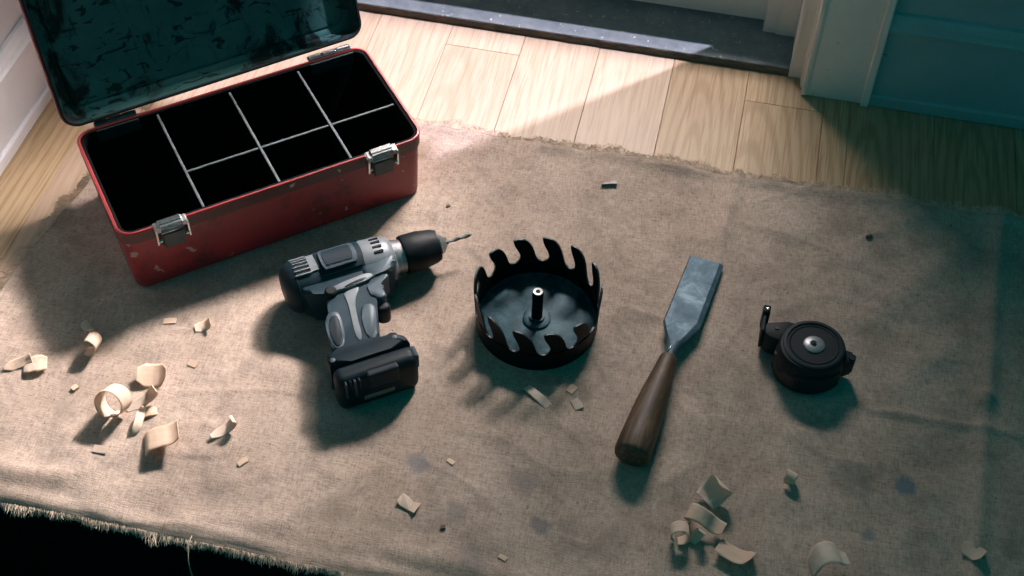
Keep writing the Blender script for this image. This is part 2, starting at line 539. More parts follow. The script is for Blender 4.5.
# door frame
t2 = bmesh.new(); box(t2, 0.328, 0.406, 0.4465, 0.462, 0.0005, 2.10, 0.0012)
t2 = struct(link('trim_2', t2, 'white_paint'))
for nm, x0, x1, y0, y1 in (('inner_bead', 0.3222, 0.3290, 0.4445, 0.462), ('bead_fillet', 0.3285, 0.3315, 0.4452, 0.450), ('back_band', 0.4052, 0.4165, 0.4400, 0.462)):
    bm = bmesh.new(); box(bm, x0, x1, y0, y1, 0.0005, 2.105, 0.0016, 3); link(nm, bm, 'white_paint', t2)
t3 = bmesh.new(); box(t3, 0.302, 0.3285, 0.4800, 0.612, 0.0005, 2.08, 0.001)
t3 = struct(link('trim_3', t3, 'white_paint'))
bm = bmesh.new(); box(bm, 0.3008, 0.307, 0.4790, 0.492, 0.0005, 2.08, 0.0018, 3); link('jamb_bead', bm, 'white_paint', t3)
bm = bmesh.new(); box(bm, 0.3190, 0.3285, 0.4600, 0.4805, 0.0005, 2.08, 0.001); link('jamb_edge', bm, 'white_paint', t3)
bm = bmesh.new(); box(bm, 0.2735, 0.3022, 0.5565, 0.574, 0.012, 2.06, 0.001); link('door_stop', bm, 'white_paint', t3)
bm = bmesh.new(); box(bm, 0.2545, 0.2740, 0.5590, 0.574, 0.012, 2.06, 0.0012); link('door_stop', bm, 'white_paint', t3)
t4 = bmesh.new(); box(t4, -0.66, -0.640, 0.458, 0.66, 0.0005, 2.08, 0.001)
t4 = struct(link('trim_4', t4, 'white_paint'))
bm = bmesh.new(); box(bm, -0.700, -0.645, 0.4465, 0.462, 0.0005, 2.10, 0.001); link('casing', bm, 'white_paint', t4)
bm = bmesh.new(); box(bm, -0.640, -0.612, 0.5565, 0.62, 0.012, 2.06, 0.001); link('door_stop', bm, 'white_paint', t4)
t5 = bmesh.new(); box(t5, -0.70, 0.41, 0.4465, 0.66, 2.05, 2.12, 0.002)
struct(link('trim_5', t5, 'white_paint'))

# stone threshold
ths = bmesh.new(); box(ths, -0.655, 0.3018, 0.4845, 0.78, -0.012, 0.0120, 0.0015, 2)
ths = struct(link('trim_6', ths, 'slate'))
bm = bmesh.new()
n = 160
top = []; bot = []
for i in range(n + 1):
    x = -0.655 + 0.9565 * i / n
    top.append((x, 0.4838 + 0.0012 * noise.noise(Vector((x * 40, 0, 0))), 0.0105 + 0.0008 * noise.noise(Vector((x * 60, 5, 0)))))
    bot.append((x, 0.4822 + 0.0012 * noise.noise(Vector((x * 30, 9, 0))), -0.012))
bk = [(p[0], 0.4856, 0.0112) for p in top]
loft(bm, [bot, top, bk], False)
link('worn_edge', bm, 'slate_edge', ths, True)

# glazed door: low bottom rail, stiles, unseen panel and deep top rail added to cut the sun; panes let the sun and daylight in
SILL = 0.012 + (0.575 - 0.5075) / math.sin(SUN_AZ) * math.tan(SUN_EL) - 0.004
door = bpy.data.objects.new('door_1', None); COL.objects.link(door); struct(door)
door.location = (-0.18, 0.59, 0.0)
def dpart(nm, x0, x1, y0, y1, z0, z1, mat='white_paint', bev=0.0012):
    bm = bmesh.new(); box(bm, x0 + 0.18, x1 + 0.18, y0 - 0.59, y1 - 0.59, z0, z1, bev)
    return link(nm, bm, mat, door)
dpart('bottom_rail', -0.610, 0.2855, 0.575, 0.610, 0.0205, SILL)
dpart('stile', -0.610, -0.585, 0.575, 0.610, SILL, 2.05)
dpart('sun_block_panel', -0.585, -0.325, 0.580, 0.605, SILL, 1.06)  # unseen solid part, added to keep the sun off the left wall
dpart('stile', 0.2865, 0.3015, 0.578, 0.604, 0.0205, 2.05)
dpart('top_rail', -0.585, 0.2535, 0.575, 0.610, 1.06, 2.05)  # unseen; made this deep to end the sun patch on the floor
dpart('pane', -0.325, 0.2535, 0.596, 0.600, SILL, 1.06, 'window_glass', 0)
struct(boxobj('floor', 'slate_edge', None, -1.4, 2.0, 0.79, 2.2, -0.06, -0.03))

# ------------------------------------------------------------------ linen cloth
def edge_back(x):
    return 0.258 + 0.004 * noise.noise(Vector((x * 6, 1, 0))) + 0.0016 * noise.noise(Vector((x * 40, 2, 0))) + 0.010 * max(0, x - 0.35) - 0.22 * max(0, -0.24 - x)
def edge_front(x):
    return -0.4275 + 0.003 * noise.noise(Vector((x * 7, 11, 0))) + 0.0015 * noise.noise(Vector((x * 45, 12, 0)))
def edge_left(y):
    return -0.5885 + 0.14 * (y - 0.028) + 0.004 * noise.noise(Vector((y * 8, 21, 0))) + 0.0015 * noise.noise(Vector((y * 40, 22, 0)))
X_RIGHT = 0.86

def seg_d(p, a, b):
    ab = b - a
    t = max(0, min(1, (p - a).dot(ab) / ab.length_squared))
    q = p - a - ab * t
    side = ab.x * (p.y - a.y) - ab.y * (p.x - a.x)
    return q.length, side, t
def g2(u, v):
    q = at(u, v, 0.004)
    return Vector((q.x, q.y))
CREASE = [  # (start, end, width, height)
    (g2(738, 175), g2(700, 330), 0.016, 0.0042), (g2(690, 420), g2(640, 600), 0.020, 0.0040),
    (g2(1000, 225), g2(985, 400), 0.018, 0.0085), (g2(985, 400), g2(972, 600), 0.018, 0.0070),
    (g2(860, 408), g2(1030, 438), 0.009, 0.0036), (g2(600, 300), g2(660, 318), 0.008, 0.0018),
    (g2(425, 152), g2(540, 147), 0.02, 0.002), (g2(870, 232), g2(930, 215), 0.014, 0.0030),
    (g2(60, 430), g2(100, 500), 0.03, 0.004), (g2(185, 520), g2(280, 525), 0.025, 0.0045), (g2(395, 552), g2(560, 590), 0.02, 0.0045),
    (g2(870, 320), g2(960, 250), 0.03, 0.0045), (g2(880, 360), g2(800, 300), 0.01, 0.001), (g2(900, 385), g2(975, 330), 0.025, 0.004),
    (g2(0, 470), g2(60, 478), 0.02, 0.006), (g2(740, 460), g2(860, 470), 0.025, 0.002), (g2(760, 560), g2(800, 430), 0.03, 0.0035),
]
QUIET = []   # flat spots under the tools: (x, y, radius)
def cloth_z(x, y):
    p = Vector((x, y))
    z = 0.0034
    n1 = noise.noise(Vector((x * 5.5, y * 8, 3))) * 0.0030
    n2 = noise.noise(Vector((x * 17 + 4, y * 24, 7))) * 0.0015
    n3 = noise.noise(Vector((x * 60, y * 70, 1))) * 0.00035
    rid = abs(noise.noise(Vector((x * 7 + y * 3, y * 11 - x * 2, 17))))
    n4 = max(0, 0.10 - rid) / 0.10 * 0.0011
    amp = 1.0 + 0.7 * max(0.0, min(1.0, (x - 0.1) / 0.3)) + 0.6 * max(0.0, min(1.0, (-0.2 - y) / 0.15))
    d = (n1 + n2 + n4 * 0.7) * amp + n3
    for a, b, wd, h in CREASE:
        ds, side, t = seg_d(p, a, b)
        if ds < wd * 3:
            d += h * math.exp(-(ds / wd) ** 2 * 2.2)
    k_ = 1.0
    bx_, by_ = x + 0.3580, y - 0.0805
    bu, bv = abs(bx_ * 0.7705 + by_ * 0.6374) - 0.194, abs(-bx_ * 0.6374 + by_ * 0.7705) - 0.097
    k_ = min(1.0, max(0.0, (max(bu, bv) - 0.006) / 0.03))
    for qx, qy, qr in QUIET:
        dd = math.hypot(x - qx, y - qy) / qr
        if dd < 1.6:
            k_ = min(k_, max(0.0, (dd - 0.9) / 0.7))
    z += d * k_ * k_ * (3 - 2 * k_)
    # lifted, rumpled back hem
    e = edge_back(x) - y
    if e < 0.03:
        lift = 0.5 + 0.5 * noise.noise(Vector((x * 9, 31, 0))) + 0.35 * noise.noise(Vector((x * 33, 37, 0)))
        z += max(0, lift) * 0.0085 * math.exp(-((e - 0.003) / 0.010) ** 2) * (1 if x > 0.0 else 0.45)
    e = x - edge_left(y)
    if e < 0.03:
        z += max(0, 0.5 + noise.noise(Vector((y * 14, 41, 0)))) * 0.004 * math.exp(-(e / 0.012) ** 2)
    e = y - edge_front(x)
    if e < 0.02:
        z += 0.0035 * math.exp(-((e - 0.012) / 0.007) ** 2) * (0.4 + 0.6 * noise.noise(Vector((x * 12, 51, 0)))) - 0.004 * max(0, 1 - e / 0.006)
    return max(z, 0.0018) if y > STEP_Y + 0.002 else max(z, 0.0006)
for u, v, r_ in ((340, 300, 0.07), (372, 385, 0.06), (420, 268, 0.05), (537, 325, 0.085), (700, 300, 0.04), (640, 430, 0.05), (812, 372, 0.06)):
    q = at(u, v)
    QUIET.append((q.x, q.y, r_))

NX, NY = 520, 240
verts = []; faces = []
for j in range(NY + 1):
    fv = j / NY
    for i in range(NX + 1):
        fu = i / NX
        y_l = -0.4275 + (0.258 + 0.4275) * fv
        xl = edge_left(y_l)
        xl = edge_left(edge_front(xl) + (edge_back(xl) - edge_front(xl)) * fv)
        x = xl + (X_RIGHT - xl) * fu
        y = edge_front(x) + (edge_back(x) - edge_front(x)) * fv
        verts.append((x, y, cloth_z(x, y)))
for j in range(NY):
    for i in range(NX):
        a = j * (NX + 1) + i
        faces.append((a, a + 1, a + NX + 2, a + NX + 1))
me = bpy.data.meshes.new('linen_cloth')
me.from_pydata(verts, [], faces)
for p in me.polygons:
    p.use_smooth = True
me.materials.append(M['linen'])
cloth = bpy.data.objects.new('linen_cloth', me)
COL.objects.link(cloth)
tag(cloth, 'rumpled brown linen drop cloth with frayed edges spread over the floorboards', 'cloth')
so = cloth.modifiers.new('thickness', 'SOLIDIFY'); so.thickness = 0.0009; so.offset = -1

fv_, ff_ = [], []
def thread(p, dirv, ln, r_, sag=0.0, curl=0.0, n_=4):
    base = len(fv_)
    d_ = Vector(dirv).normalized()
    s_ = Vector((-d_.y, d_.x, 0))
    ph = random.uniform(0, 6.28)
    for k_ in range(n_ + 1):
        t = k_ / n_
        c_ = Vector(p) + d_ * (ln * t) + s_ * (curl * math.sin(ph + 3.2 * t) * t)
        c_.z += curl * 0.5 * abs(math.cos(ph + 2.5 * t)) * t - sag * t * t
        if c_.y > STEP_Y + 0.001:
            c_.z = max(c_.z, 0.0012)
        rr = r_ * (1 - 0.55 * t)
        for (a_, b_) in ((0, 1), (0.87, -0.5), (-0.87, -0.5)):
            q = c_ + s_ * (a_ * rr)
            fv_.append((q.x, q.y, q.z + b_ * rr))
    for k_ in range(n_):
        for m_ in range(3):
            a_ = base + k_ * 3 + m_; b_ = base + k_ * 3 + (m_ + 1) % 3
            ff_.append((a_, b_, b_ + 3, a_ + 3))
def fringe(n_, fn, outward, lmin, lmax, sag, clump):
    for i in range(n_):
        t = (i + random.random()) / n_
        p = fn(t)
        cl = noise.noise(Vector((t * clump, 61, outward[0] * 7)))
        cl2 = noise.noise(Vector((t * clump * 4, 67, outward[1] * 7)))
        ln = (lmin + (lmax - lmin) * max(0, 0.45 + 0.9 * cl + 0.5 * cl2)) * random.uniform(0.6, 1.2)
        lean = 0.7 * cl2 + random.uniform(-0.4, 0.4)
        tx = Vector((-outward[1], outward[0], 0))
        d_ = Vector((outward[0], outward[1], 0)) + tx * lean
        thread((p[0] - outward[0] * 0.0015, p[1] - outward[1] * 0.0015, p[2] + random.uniform(-0.0006, 0.0004)), d_, ln, random.uniform(0.00035, 0.00085), sag * random.uniform(0.3, 1.3), random.uniform(0.0005, 0.0035))
def pb(t):
    x = -0.58 + (X_RIGHT + 0.58) * t
    return (x, edge_back(x), cloth_z(x, edge_back(x)))
def pf(t):
    x = -0.63 + 0.95 * t
    return (x, edge_front(x), cloth_z(x, edge_front(x)))
def pl(t):
    y = -0.42 + 0.67 * t
    return (edge_left(y), y, cloth_z(edge_left(y), y))
fringe(4200, pb, (0, 1), 0.006, 0.019, 0.001, 34)
fringe(2200, pf, (0, -1), 0.004, 0.012, 0.006, 30)
fringe(1900, pl, (-1, 0), 0.005, 0.022, 0.003, 24)
me = bpy.data.meshes.new('fringe')
me.from_pydata(fv_, [], ff_)
me.materials.append(M['linen_thread'])
fr = bpy.data.objects.new('fringe', me)
COL.objects.link(fr); fr.parent = cloth; fr['kind'] = 'stuff'
# loose thread hanging over the step
q = at(190, 541, 0.003)
bm = bmesh.new()
tube(bm, [(q.x, q.y + 0.006, 0.004), (q.x, q.y - 0.001, 0.0045), (q.x + 0.0005, q.y - 0.008, 0.002), (q.x + 0.0035, q.y - 0.018, -0.007), (q.x + 0.005, q.y - 0.022, -0.018), (q.x + 0.008, q.y - 0.026, -0.026)], [0.0005, 0.0005, 0.0005, 0.0005, 0.0006, 0.0009], 6)
link('loose_thread', bm, 'linen_thread', cloth, True)

# ------------------------------------------------------------------ toolbox
BX = (-0.3580, 0.0805); BA = math.radians(39.6); BH = 0.1045; BWd, BD = 0.392, 0.197
Z0 = 0.0042
tb = thing('toolbox', 'open red metal toolbox with divided black tray and raised green-lined lid', 'toolbox', (BX[0], BX[1], Z0), BA)
def ring(w_, d_, r_, z, seg=7):
    return [(x, y, z) for x, y in rrect(w_, d_, r_, seg)]
bm = bmesh.new()
loft(bm, [ring(BWd - 0.016, BD - 0.016, 0.014, 0.000), ring(BWd - 0.010, BD - 0.010, 0.016, 0.003), ring(BWd - 0.003, BD - 0.003, 0.018, BH - 0.020), ring(BWd - 0.003, BD - 0.003, 0.018, BH - 0.004),
          ring(BWd - 0.008, BD - 0.008, 0.016, BH - 0.004)], True, True, False)
link('body', bm, 'red_paint', tb, True, 40)
bm = bmesh.new()
loft(bm, [ring(BWd - 0.004, BD - 0.004, 0.018, BH - 0.0195), ring(BWd + 0.001, BD + 0.001, 0.020, BH - 0.0185), ring(BWd + 0.0015, BD + 0.0015, 0.020, BH - 0.003), ring(BWd - 0.002, BD - 0.002, 0.018, BH - 0.0025)], True)
link('rim_band', bm, 'brown_band', tb, True, 40)
bm = bmesh.new()
loft(bm, [ring(BWd - 0.007, BD - 0.007, 0.016, BH - 0.004), ring(BWd + 0.0022, BD + 0.0022, 0.0205, BH - 0.0035), ring(BWd + 0.0026, BD + 0.0026, 0.0207, BH - 0.0012), ring(BWd + 0.001, BD + 0.001, 0.020, BH), ring(BWd - 0.003, BD - 0.003, 0.018, BH + 0.0002), ring(BWd - 0.0055, BD - 0.0055, 0.017, BH - 0.0012), ring(BWd - 0.0062, BD - 0.0062, 0.0165, BH - 0.004)], True)
link('rim', bm, 'red_rim', tb, True, 50)
bm = bmesh.new()
loft(bm, [ring(BWd - 0.0064, BD - 0.0064, 0.016, BH - 0.0012), ring(BWd - 0.012, BD - 0.012, 0.014, BH - 0.0016), ring(BWd - 0.0135, BD - 0.0135, 0.013, BH - 0.004), ring(BWd - 0.016, BD - 0.016, 0.013, 0.010), ring(BWd - 0.022, BD - 0.022, 0.010, 0.006)], True, False, True)
link('inner_tray', bm, 'box_black', tb, True, 40)
# dividers
for x in (-0.0912, 0.0055, 0.1000):
    dv_ = boxobj('divider', 'box_black', tb, x - 0.0012, x + 0.0012, -BD / 2 + 0.007, BD / 2 - 0.007, 0.0065, BH - 0.005)
    boxobj('divider_edge', 'divider_metal', dv_, x - 0.0016, x + 0.0016, -BD / 2 + 0.0072, BD / 2 - 0.0072, BH - 0.0055, BH - 0.0035, bev=0.0006)
for x0, x1 in ((-0.0893, 0.0036), (0.0074, 0.0981), (0.1019, BWd / 2 - 0.008)):
    dv_ = boxobj('divider', 'box_black', tb, x0, x1, -0.0232, -0.0208, 0.0065, BH - 0.0065)
    boxobj('divider_edge', 'divider_metal', dv_, x0, x1, -0.0235, -0.0205, BH - 0.0070, BH - 0.0050, bev=0.0006)
# latches
for lx in (-0.1357, 0.1365):
    la = boxobj('latch', 'latch_dark', tb, lx - 0.0150, lx + 0.0150, -BD / 2 - 0.0062, -BD / 2 - 0.001, BH - 0.030, BH - 0.006, bev=0.0012)
    for s_ in (-1, 1):
        bm = bmesh.new()
        pr = [(-BD / 2 + 0.003, BH + 0.0005), (-BD / 2 - 0.0085, BH - 0.0005), (-BD / 2 - 0.0095, BH - 0.006), (-BD / 2 - 0.0075, BH - 0.026), (-BD / 2 - 0.001, BH - 0.028)]
        xx = lx + s_ * 0.0195
        loft(bm, [[(xx - 0.0011, a, b) for a, b in pr], [(xx + 0.0011, a, b) for a, b in pr]], True, True, True)
        link('ear', bm, 'chrome', la)
        bm = bmesh.new(); lathe(bm, [(0.0026, -0.002), (0.0026, 0.002), (0.0012, 0.0026)], 12, 'X', (lx + s_ * 0.0165, -BD / 2 - 0.0065, BH - 0.020)); link('rivet', bm, 'chrome', la, True, 40)
        bm = bmesh.new(); box(bm, lx + s_ * 0.0165 - 0.003, lx + s_ * 0.0165 + 0.003, -BD / 2 - 0.0085, -BD / 2 + 0.004, BH - 0.006, BH + 0.0012, 0.0008); link('bracket', bm, 'dull_steel', la)
    bm = bmesh.new(); box(bm, lx - 0.0145, lx + 0.0145, -BD / 2 - 0.0052, -BD / 2 + 0.0035, BH + 0.0005, BH + 0.0045, 0.0012); link('hook_bar', bm, 'chrome', la)
    bm = bmesh.new(); box(bm, lx - 0.0140, lx + 0.0140, -BD / 2 - 0.0075, -BD / 2 - 0.0035, BH - 0.0105, BH + 0.0028, 0.0008); link('hook_plate', bm, 'dull_steel', la)
    for kz in range(3):
        bm = bmesh.new(); tube(bm, [(lx - 0.0135, -BD / 2 - 0.0078, BH - 0.001 - kz * 0.0034), (lx + 0.0135, -BD / 2 - 0.0078, BH - 0.001 - kz * 0.0034)], 0.0010, 6); link('rib', bm, 'chrome' if kz != 1 else 'dull_steel', la, True)
    bm = bmesh.new(); box(bm, lx - 0.0130, lx + 0.0130, -BD / 2 - 0.0088, -BD / 2 - 0.005, BH - 0.034, BH - 0.0105, 0.0015); link('lever', bm, 'latch_dark', la)
# lid, swung open about the hinge line
HG = 0.0045                        # hinge set-off
LID_OPEN = math.radians(107)
lid = bpy.data.objects.new('lid', None); COL.objects.link(lid); lid.parent = tb
lid.location = (0, BD / 2 + HG, BH + 0.001)
lid.rotation_euler = (-(LID_OPEN - PI / 2) + PI / 2 - PI / 2 + 0, 0, math.radians(1.2))
# local lid frame: x along the box, z up the lid, +y outwards (back of the lid)
LW, LH, LDp = BWd + 0.018, BD + 0.010, 0.026
def lring(w_, h_, r_, y):
    return [(x, y, z + LH / 2 + HG) for x, z in rrect(w_, h_, r_, 7)]
bm = bmesh.new()
loft(bm, [lring(LW - 0.003, LH - 0.003, 0.020, 0.0035), lring(LW, LH, 0.022, 0.0045), lring(LW, LH, 0.022, LDp - 0.006), lring(LW - 0.004, LH - 0.004, 0.020, LDp - 0.001), lring(LW - 0.014, LH - 0.014, 0.015, LDp)], True, False, True)
link('lid_shell', bm, 'red_paint', lid, True, 40)
bm = bmesh.new()
loft(bm, [lring(LW - 0.006, LH - 0.006, 0.019, 0.0040), lring(LW - 0.0045, LH - 0.0045, 0.0195, 0.0006), lring(LW - 0.004, LH - 0.004, 0.020, -0.0012), lring(LW - 0.009, LH - 0.009, 0.018, -0.0012), lring(LW - 0.0105, LH - 0.0105, 0.017, 0.002)], True)
link('lid_gasket', bm, 'rim_black', lid, True, 40)
bm = bmesh.new()
loft(bm, [lring(LW - 0.0105, LH - 0.0105, 0.017, 0.0018), lring(LW - 0.012, LH - 0.012, 0.016, 0.012), lring(LW - 0.018, LH - 0.018, 0.016, 0.0175), lring(LW - 0.034, LH - 0.034, 0.014, 0.0190), lring(LW - 0.0365, LH - 0.0365, 0.013, 0.0208), lring(LW - 0.040, LH - 0.040, 0.012, 0.0208), lring(LW - 0.0425, LH - 0.0425, 0.012, 0.0186), lring(LW - 0.05, LH - 0.05, 0.010, 0.0186)], True, False, True)
link('lid_lining', bm, 'lid_green', lid, True, 45)
# hinges
for hx, wd in ((-0.142, 0.054), (0.149, 0.060)):
    hb = bmesh.new()
    lathe(hb, [(0.0024, -wd / 2), (0.0026, -wd / 2 + 0.001), (0.0026, wd / 2 - 0.001), (0.0024, wd / 2)], 12, 'X', (hx, BD / 2 + HG, BH + 0.001))
    hb = link('hinge', hb, 'latch_dark', tb, True, 40)
    for q in range(3):
        kx = hx - wd / 3 + q * wd / 3
        bm = bmesh.new(); lathe(bm, [(0.0034, -wd / 7.4), (0.0034, wd / 7.4)], 12, 'X', (kx, BD / 2 + HG, BH + 0.001)); link('knuckle', bm, 'dull_steel' if hx > 0 else 'latch_dark', hb, True, 40)
    boxobj('leaf', 'latch_dark', hb, hx - wd / 2, hx + wd / 2, BD / 2 - 0.001, BD / 2 + HG, BH + 0.0002, BH + 0.0016, bev=0.0004)
    boxobj('leaf', 'latch_dark', hb, hx - wd / 2, hx + wd / 2, BD / 2 - 0.0092, BD / 2 - 0.0070, BH - 0.018, BH + 0.0002, bev=0.0004)
    for q in (-1, 1):
        bm = bmesh.new(); lathe(bm, [(0.0021, 0), (0.0016, 0.0012)], 10, 'Z', (hx + q * wd * 0.13, BD / 2 + 0.0028, BH + 0.0016)); link('screw', bm, 'chrome', hb, True)

# ------------------------------------------------------------------ cordless drill
DA = math.radians(35.57)
dr = thing('cordless_drill', 'dark grey cordless drill lying on its side with bit and battery', 'drill', (-0.2562, -0.0963, 0.0042), DA)
AZ = 0.0335
def dlathe(nm, prof_, mat, parent=dr, seg=40, sharp=35, sy=1.0, sz=1.0):
    bm = bmesh.new()
    lathe(bm, [(r_, h) for h, r_ in prof_], seg, 'X', (0, 0, 0))
    bmesh.ops.scale(bm, vec=(1, sy, sz), verts=bm.verts[:])
    bmesh.ops.translate(bm, vec=(0, 0, AZ), verts=bm.verts[:])
    return link(nm, bm, mat, parent, True, sharp)
mh = dlathe('motor_housing', [(0.006, 0.0292), (0.010, 0.0312), (0.040, 0.0318), (0.095, 0.0322), (0.100, 0.0315)], 'drill_slate')
dlathe('rear_cap', [(-0.0055, 0.014), (-0.0045, 0.021), (-0.0005, 0.0270), (0.004, 0.0302), (0.008, 0.0322), (0.0105, 0.0326), (0.0115, 0.0312)], 'drill_dark')
gc = dlathe('gear_case', [(0.094, 0.0324), (0.098, 0.0328), (0.116, 0.0322), (0.126, 0.0305), (0.1325, 0.0270), (0.1345, 0.0235)], 'drill_grey')
dlathe('torque_collar', [(0.132, 0.0205), (0.134, 0.0225), (0.140, 0.0225), (0.1405, 0.0212), (0.147, 0.0212), (0.148, 0.0195)], 'dull_steel')
ck = dlathe('chuck', [(0.146, 0.0195), (0.1475, 0.0242), (0.150, 0.0250), (0.172, 0.0245), (0.174, 0.0236), (0.188, 0.0215), (0.1925, 0.0195), (0.1935, 0.0165)], 'drill_black')
dlathe('chuck_ring', [(0.1905, 0.0195), (0.1935, 0.0197), (0.1945, 0.0180)], 'chrome')
dlathe('chuck_nose', [(0.193, 0.0165), (0.198, 0.0125), (0.2025, 0.0085), (0.204, 0.0050)], 'dull_steel', seg=30)
for kk in range(3):
    a = 2 * PI * kk / 3 + 0.4
    bm = bmesh.new(); box(bm, 0.198, 0.2065, 0.0018, 0.0062, -0.0022, 0.0022, 0.0005, 1, Matrix.Translation((0, 0, AZ)) @ Matrix.Rotation(a, 4, 'X')); link('jaw', bm, 'chrome', dr)
# twist drill bit: two-lobed section, twisted
bm = bmesh.new(); rings = []
for i in range(28):
    t = i / 27; h = 0.200 + 0.040 * t; tw = t * 9 if t > 0.2 else 1.8
    s_ = 1.0 if t < 0.9 else max(0.05, (1 - t) / 0.1)
    rings.append([(h, (0.0026 * (1 - 0.30 * abs(math.sin(a * 1))) if t > 0.2 else 0.0026) * s_ * math.cos(a + tw), AZ + (0.0026 * (1 - 0.30 * abs(math.sin(a))) if t > 0.2 else 0.0026) * s_ * math.sin(a + tw)) for a in [2 * PI * q / 12 for q in range(12)]])
loft(bm, rings, True, True, True)
link('drill_bit', bm, 'bit_steel', dr, True, 60)
def on_barrel(bm, x0, x1, ang, half_w, r0, r1, bev=0.0004):
    """bar along the barrel lying on its skin at angle ang from the top"""
    box(bm, x0, x1, -half_w, half_w, r0, r1, bev, 1, Matrix.Translation((0, 0, AZ)) @ Matrix.Rotation(-ang, 4, 'X'))
def skin_panel(bm, x0, x1, a0, a1, r0, r1, n_=14, end=0.0):
    """curved panel hugging the barrel between two angles (from the top, + towards +y)"""
    rings = []
    for i in range(n_ + 1):
        a = a0 + (a1 - a0) * i / n_
        e_ = end * (abs(2 * i / n_ - 1) ** 3)
        s_, c_ = math.sin(a), math.cos(a)
        rings.append([(x0 + e_, r0 * s_, AZ + r0 * c_), (x1 - e_, r0 * s_, AZ + r0 * c_), (x1 - e_ - 0.001, r1 * s_, AZ + r1 * c_), (x0 + e_ + 0.001, r1 * s_, AZ + r1 * c_)])
    loft(bm, rings, True, True, True)
# silver upper shell with rear and front vents
bm = bmesh.new(); skin_panel(bm, 0.0285, 0.0420, -0.30, 1.45, 0.030, 0.0330); link('silver_band', bm, 'drill_grey', mh, True, 40)
bm = bmesh.new(); skin_panel(bm, 0.0105, 0.0290, -0.30, 0.92, 0.030, 0.0328); vp = link('rear_vent_panel', bm, 'drill_black', mh, True, 40)
for i in range(8):
    bm = bmesh.new(); on_barrel(bm, 0.0100, 0.0305, -0.32 + i * 0.178, 0.0010, 0.031, 0.0342); link('vent_bar', bm, 'drill_grey', vp)
for i in range(4):
    bm = bmesh.new(); on_barrel(bm, 0.1090, 0.1205, -0.30 + i * 0.235, 0.0017, 0.030, 0.0334); link('vent_slot', bm, 'drill_black', gc)
# raised soft grip panel on top side
bm = bmesh.new(); skin_panel(bm, 0.0385, 0.0965, -0.60, 0.95, 0.030, 0.0338, 14, 0.004); gp = link('grip_panel', bm, 'drill_dark', mh, True, 40)
bm = bmesh.new(); skin_panel(bm, 0.0425, 0.0890, -0.42, 0.46, 0.032, 0.0368, 12, 0.003); link('grip_pad', bm, 'drill_mid', gp, True, 40)
bm = bmesh.new(); skin_panel(bm, 0.0465, 0.0840, -0.30, 0.34, 0.034, 0.0376, 12, 0.002); link('grip_inset', bm, 'drill_dark', gp, True, 40)
bm = bmesh.new(); skin_panel(bm, 0.020, 0.075, 1.05, 1.5, 0.030, 0.0348, 8, 0.004); link('top_rail', bm, 'drill_dark', mh, True, 40)
bm = bmesh.new(); skin_panel(bm, 0.078, 0.100, 0.75, 1.5, 0.030, 0.0352, 8, 0.002); link('top_rail', bm, 'drill_slate', mh, True, 40)
# lower body shell joining barrel and handle
def dprism(nm, pts, z0, z1, mat, bev=0.003, parent=dr, sm=2, seg=3):
    bm = bmesh.new(); prism(bm, smooth_poly(pts, sm), z0, z1, bev, seg)
    return link(nm, bm, mat, parent, True, 38)
dprism('lower_shell', [(0.008, -0.010), (0.132, -0.004), (0.134, -0.018), (0.126, -0.033), (0.105, -0.040), (0.052, -0.044), (0.030, -0.040), (0.010, -0.028)], 0.006, 0.0555, 'drill_slate', 0.007)
dprism('front_bulge', [(0.090, -0.012), (0.131, -0.009), (0.1325, -0.022), (0.124, -0.0335), (0.104, -0.0385), (0.086, -0.036)], 0.012, 0.0590, 'drill_mid', 0.006)
hd = dprism('handle', [(0.038, -0.028), (0.094, -0.030), (0.092, -0.062), (0.086, -0.085), (0.076, -0.112), (0.074, -0.134), (0.014, -0.134), (0.020, -0.108), (0.030, -0.075)], 0.0135, 0.0540, 'drill_slate', 0.010)
# silver strip with its slot, and inlays
st = dprism('silver_strip', [(0.044, -0.0375), (0.050, -0.0350), (0.098, -0.0300), (0.104, -0.0345), (0.097, -0.0405), (0.052, -0.0460)], 0.050, 0.0585, 'drill_grey', 0.0015, sm=1)
dprism('slot', [(0.060, -0.0405), (0.088, -0.0360), (0.0885, -0.0395), (0.0605, -0.0440)], 0.054, 0.0590, 'drill_black', 0.0005, parent=st, sm=1)
bm = bmesh.new(); lathe(bm, [(0.0075, 0.046), (0.0075, 0.0585), (0.0055, 0.0605)], 20, 'Z', (0.043, -0.0420, 0)); link('direction_button', bm, 'drill_black', dr, True, 40)
dprism('handle_inlay', [(0.054, -0.047), (0.080, -0.043), (0.066, -0.060), (0.0600, -0.085), (0.0555, -0.122), (0.0480, -0.122), (0.0530, -0.085), (0.0570, -0.062)], 0.050, 0.0552, 'drill_grey', 0.001, parent=hd, sm=2)
dprism('grip_rubber', [(0.0230, -0.072), (0.0400, -0.068), (0.0430, -0.080), (0.0350, -0.124), (0.0170, -0.124)], 0.048, 0.0546, 'drill_mid', 0.0015, parent=hd)
dprism('grip_rubber', [(0.0265, -0.078), (0.0375, -0.075), (0.0395, -0.084), (0.0325, -0.121), (0.0205, -0.121)], 0.048, 0.0558, 'drill_dark', 0.001, parent=hd)
dprism('grip_rubber', [(0.0660, -0.072), (0.0840, -0.074), (0.0830, -0.088), (0.0740, -0.114), (0.0720, -0.126), (0.0595, -0.126)], 0.048, 0.0556, 'drill_mid', 0.002, parent=hd)
